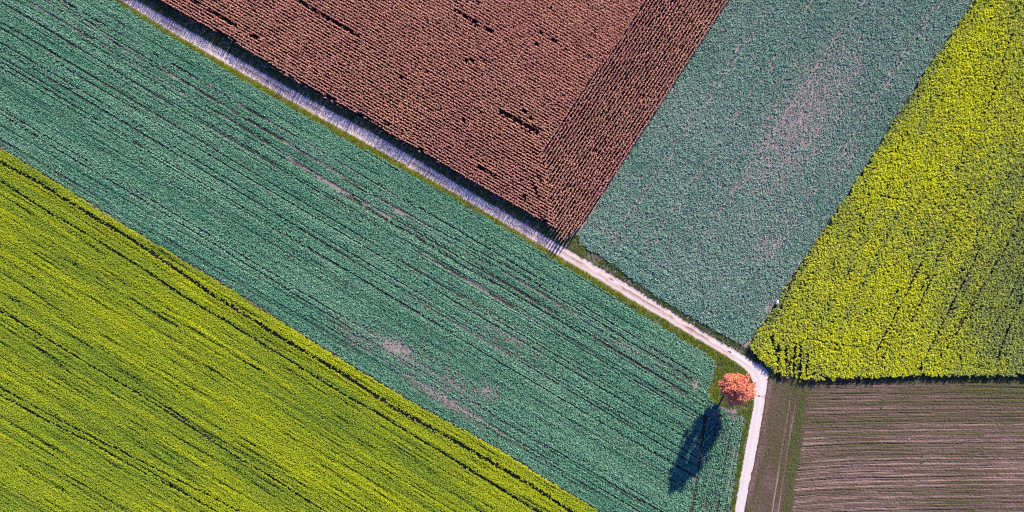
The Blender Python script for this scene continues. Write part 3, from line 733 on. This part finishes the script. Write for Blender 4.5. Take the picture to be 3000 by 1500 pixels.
def build_tree():
    bx, by = W(2138, 1126)
    root = bpy.data.objects.new('broadleaf_tree', None); COL.objects.link(root); root.location = (bx, by, 0)
    tag(root, 'lone coppery orange tree on the grass patch inside the road bend', 'tree')
    H, CR, Z0 = 14.4, 3.6, 3.0
    bark = soil_mat('bark', (.06, .04, .035), (.14, .10, .08), 3, 12, .8)
    V, F = [], []
    tube(V, F, [(0, 0, -.1), (.05, 0, .5), (.02, .06, 2), (.1, .02, 4), (-.05, .1, 7), (.08, 0, 10), (0, .1, 12.4)], [.42, .30, .25, .22, .15, .08, .03], 9)
    zc, rz = (H + Z0) / 2, (H - Z0) / 2
    centres = []
    for k in range(165):
        while True:
            d = Vector((random.gauss(0, 1), random.gauss(0, 1), random.gauss(0, 1))).normalized()
            r = U(.45, 1.0) ** .5
            cw = 1.05 - .32 * max(0, d.z)
            p = Vector((d.x * CR * r * cw, d.y * CR * r * cw, zc + d.z * rz * r))
            if p.z < Z0 + .6 and math.hypot(p.x, p.y) > 2.6: continue
            break
        q = U(.82, 1.16); p = Vector((p.x * q, p.y * q, p.z))
        centres.append((p, U(.45, .95), random.random()))
    for p, r, _ in centres[::3]:
        s = Vector((0, 0, max(2.6, p.z - math.hypot(p.x, p.y) * .9)))
        mid = s.lerp(p, .55) + Vector((U(-.2, .2), U(-.2, .2), .25))
        tube(V, F, [s, mid, p], [.09, .05, .015], 5)
    link_mesh('trunk', V, F, [bark], parent=root, smooth=True)
    # crown: leaf sprays
    m, nt, out = new_mat('copper_leaf')
    lv = N(nt, 'ShaderNodeAttribute', attribute_type='GEOMETRY', attribute_name='leafv')
    cr = N(nt, 'ShaderNodeValToRGB'); e = cr.color_ramp.elements
    e.new(.5); e[0].color = (.50, .15, .14, 1); e[1].color = (.72, .24, .17, 1); e[2].color = (.80, .36, .17, 1)
    nt.links.new(lv.outputs['Fac'], cr.inputs['Fac'])
    pb = N(nt, 'ShaderNodeBsdfPrincipled'); pb.inputs['Roughness'].default_value = .55; pb.inputs['Specular IOR Level'].default_value = .2
    tr = N(nt, 'ShaderNodeBsdfTranslucent'); ms = N(nt, 'ShaderNodeMixShader'); ms.inputs[0].default_value = .2
    nt.links.new(cr.outputs['Color'], pb.inputs['Base Color']); nt.links.new(cr.outputs['Color'], tr.inputs['Color'])
    nt.links.new(pb.outputs[0], ms.inputs[1]); nt.links.new(tr.outputs[0], ms.inputs[2]); nt.links.new(ms.outputs[0], out.inputs['Surface'])
    b = MB()
    for p, r, hue in centres:
        out_d = Vector((p.x, p.y, (p.z - zc) * .5))
        for k in range(76):
            d = Vector((random.gauss(0, 1), random.gauss(0, 1), random.gauss(0, .8))); d = d.normalized() * r * U(.2, 1) ** .6
            q = p + d
            b.leaf(tuple(q), U(0, 6.28), U(.20, .38), U(.14, .24), U(-.6, 1.0), U(.2, 1.2), 1, 0, (.6, 1), U(-.9, .9))
            b.lv[-1] = min(1, max(0, hue * .7 + U(0, .35)))
    me = b.mesh('crown', [m])
    o = bpy.data.objects.new('crown', me); COL.objects.link(o); o.parent = root
build_tree()

# ------------------------------------------------------------------ small single things
def lump(name, px, py, size, mat, z, label, cat, ang=0, group=None, seed=1):
    n, mm = 12, 8
    rr = random.Random(seed)
    V, F = [], []
    for j in range(mm + 1):
        th = math.pi * j / mm
        for k in range(n):
            ph = 2 * math.pi * k / n; q = 1 + rr.uniform(-.16, .16)
            V.append((size[0] * q * math.sin(th) * math.cos(ph), size[1] * q * math.sin(th) * math.sin(ph), size[2] * (q * math.cos(th) + .7)))
    for j in range(mm):
        for k in range(n): F.append((j * n + k, (j + 1) * n + k, (j + 1) * n + (k + 1) % n, j * n + (k + 1) % n))
    o = link_mesh(name, V, F, [mat]); o.location = (*W(px, py), z); o.rotation_euler = (0, 0, math.radians(ang))
    return tag(o, label, cat, group)

MAT_BLUE = soil_mat('pale_blue_plastic', (.30, .52, .85), (.80, .86, .95), 1.6, 6, .6, .5)
MAT_STONE = soil_mat('pale_stone', (.50, .42, .40), (.75, .66, .62), 3, 12, .4)
MAT_DSTONE = soil_mat('dark_stone', (.08, .05, .05), (.18, .12, .11), 3, 12, .4)
lump('plastic_bundle', 2275, 885, (.30, .66, .30), MAT_BLUE, .55, 'pale blue and white bundle lying at the edge of the yellow crop', 'bundle', -22, seed=4)
lump('field_stone', 2286, 869, (.26, .20, .2), MAT_STONE, .3, 'pale beige stone just above the blue bundle at the crop edge', 'stone', 10, seed=5)
lump('road_stone', 2225, 1159, (.22, .12, .09), MAT_DSTONE, .06, 'small dark stone lying alone on the pale concrete road', 'stone', 12, seed=6)
lump('field_stone', 2662, 1286, (.16, .14, .12), MAT_STONE, .12, 'small white stone alone in the middle of the brown seedling field', 'stone', 40, seed=7)

MAT_WEED = plant_mat('weed_leaf', (.05, .16, .02), (.07, .20, .02), transl=.2, var=.8)
weed_mesh = None
WEEDS = [(2583, 1176, 'dark green weed at a pale strip end, upper of the pair nearer the tree'),
         (2582, 1194, 'dark green weed at a pale strip end, lower of the pair nearer the tree'),
         (2701, 1336, 'dark green weed in the brown field, upper one of the pair farther from the tree'),
         (2700, 1354, 'dark green weed in the brown field, lower one of the pair farther from the tree'),
         (2852, 1496, 'dark green weed alone in the brown field near the bottom of the photo')]
b = MB()
for k in range(46):
    az = U(0, 6.28); rr = .28 * U(0, 1)
    b.leaf((rr * math.cos(az), rr * math.sin(az), U(0, .15)), az + U(-.6, .6), U(.2, .45), U(.06, .14), U(.3, 1.3), U(.4, 1.6), 2, 0, (.5, 1, .1), U(-.5, .5))
weed_mesh = b.mesh('weed_tuft', [MAT_WEED])
for px, py, lab in WEEDS:
    o = bpy.data.objects.new('weed_tuft', weed_mesh); COL.objects.link(o)
    o.location = (*W(px, py), .12); o.rotation_euler = (0, 0, U(0, 6.28)); s = U(.5, .62); o.scale = (s * 1.3, s, s)
    tag(o, lab, 'weed', 'weed tufts in the seedling field')
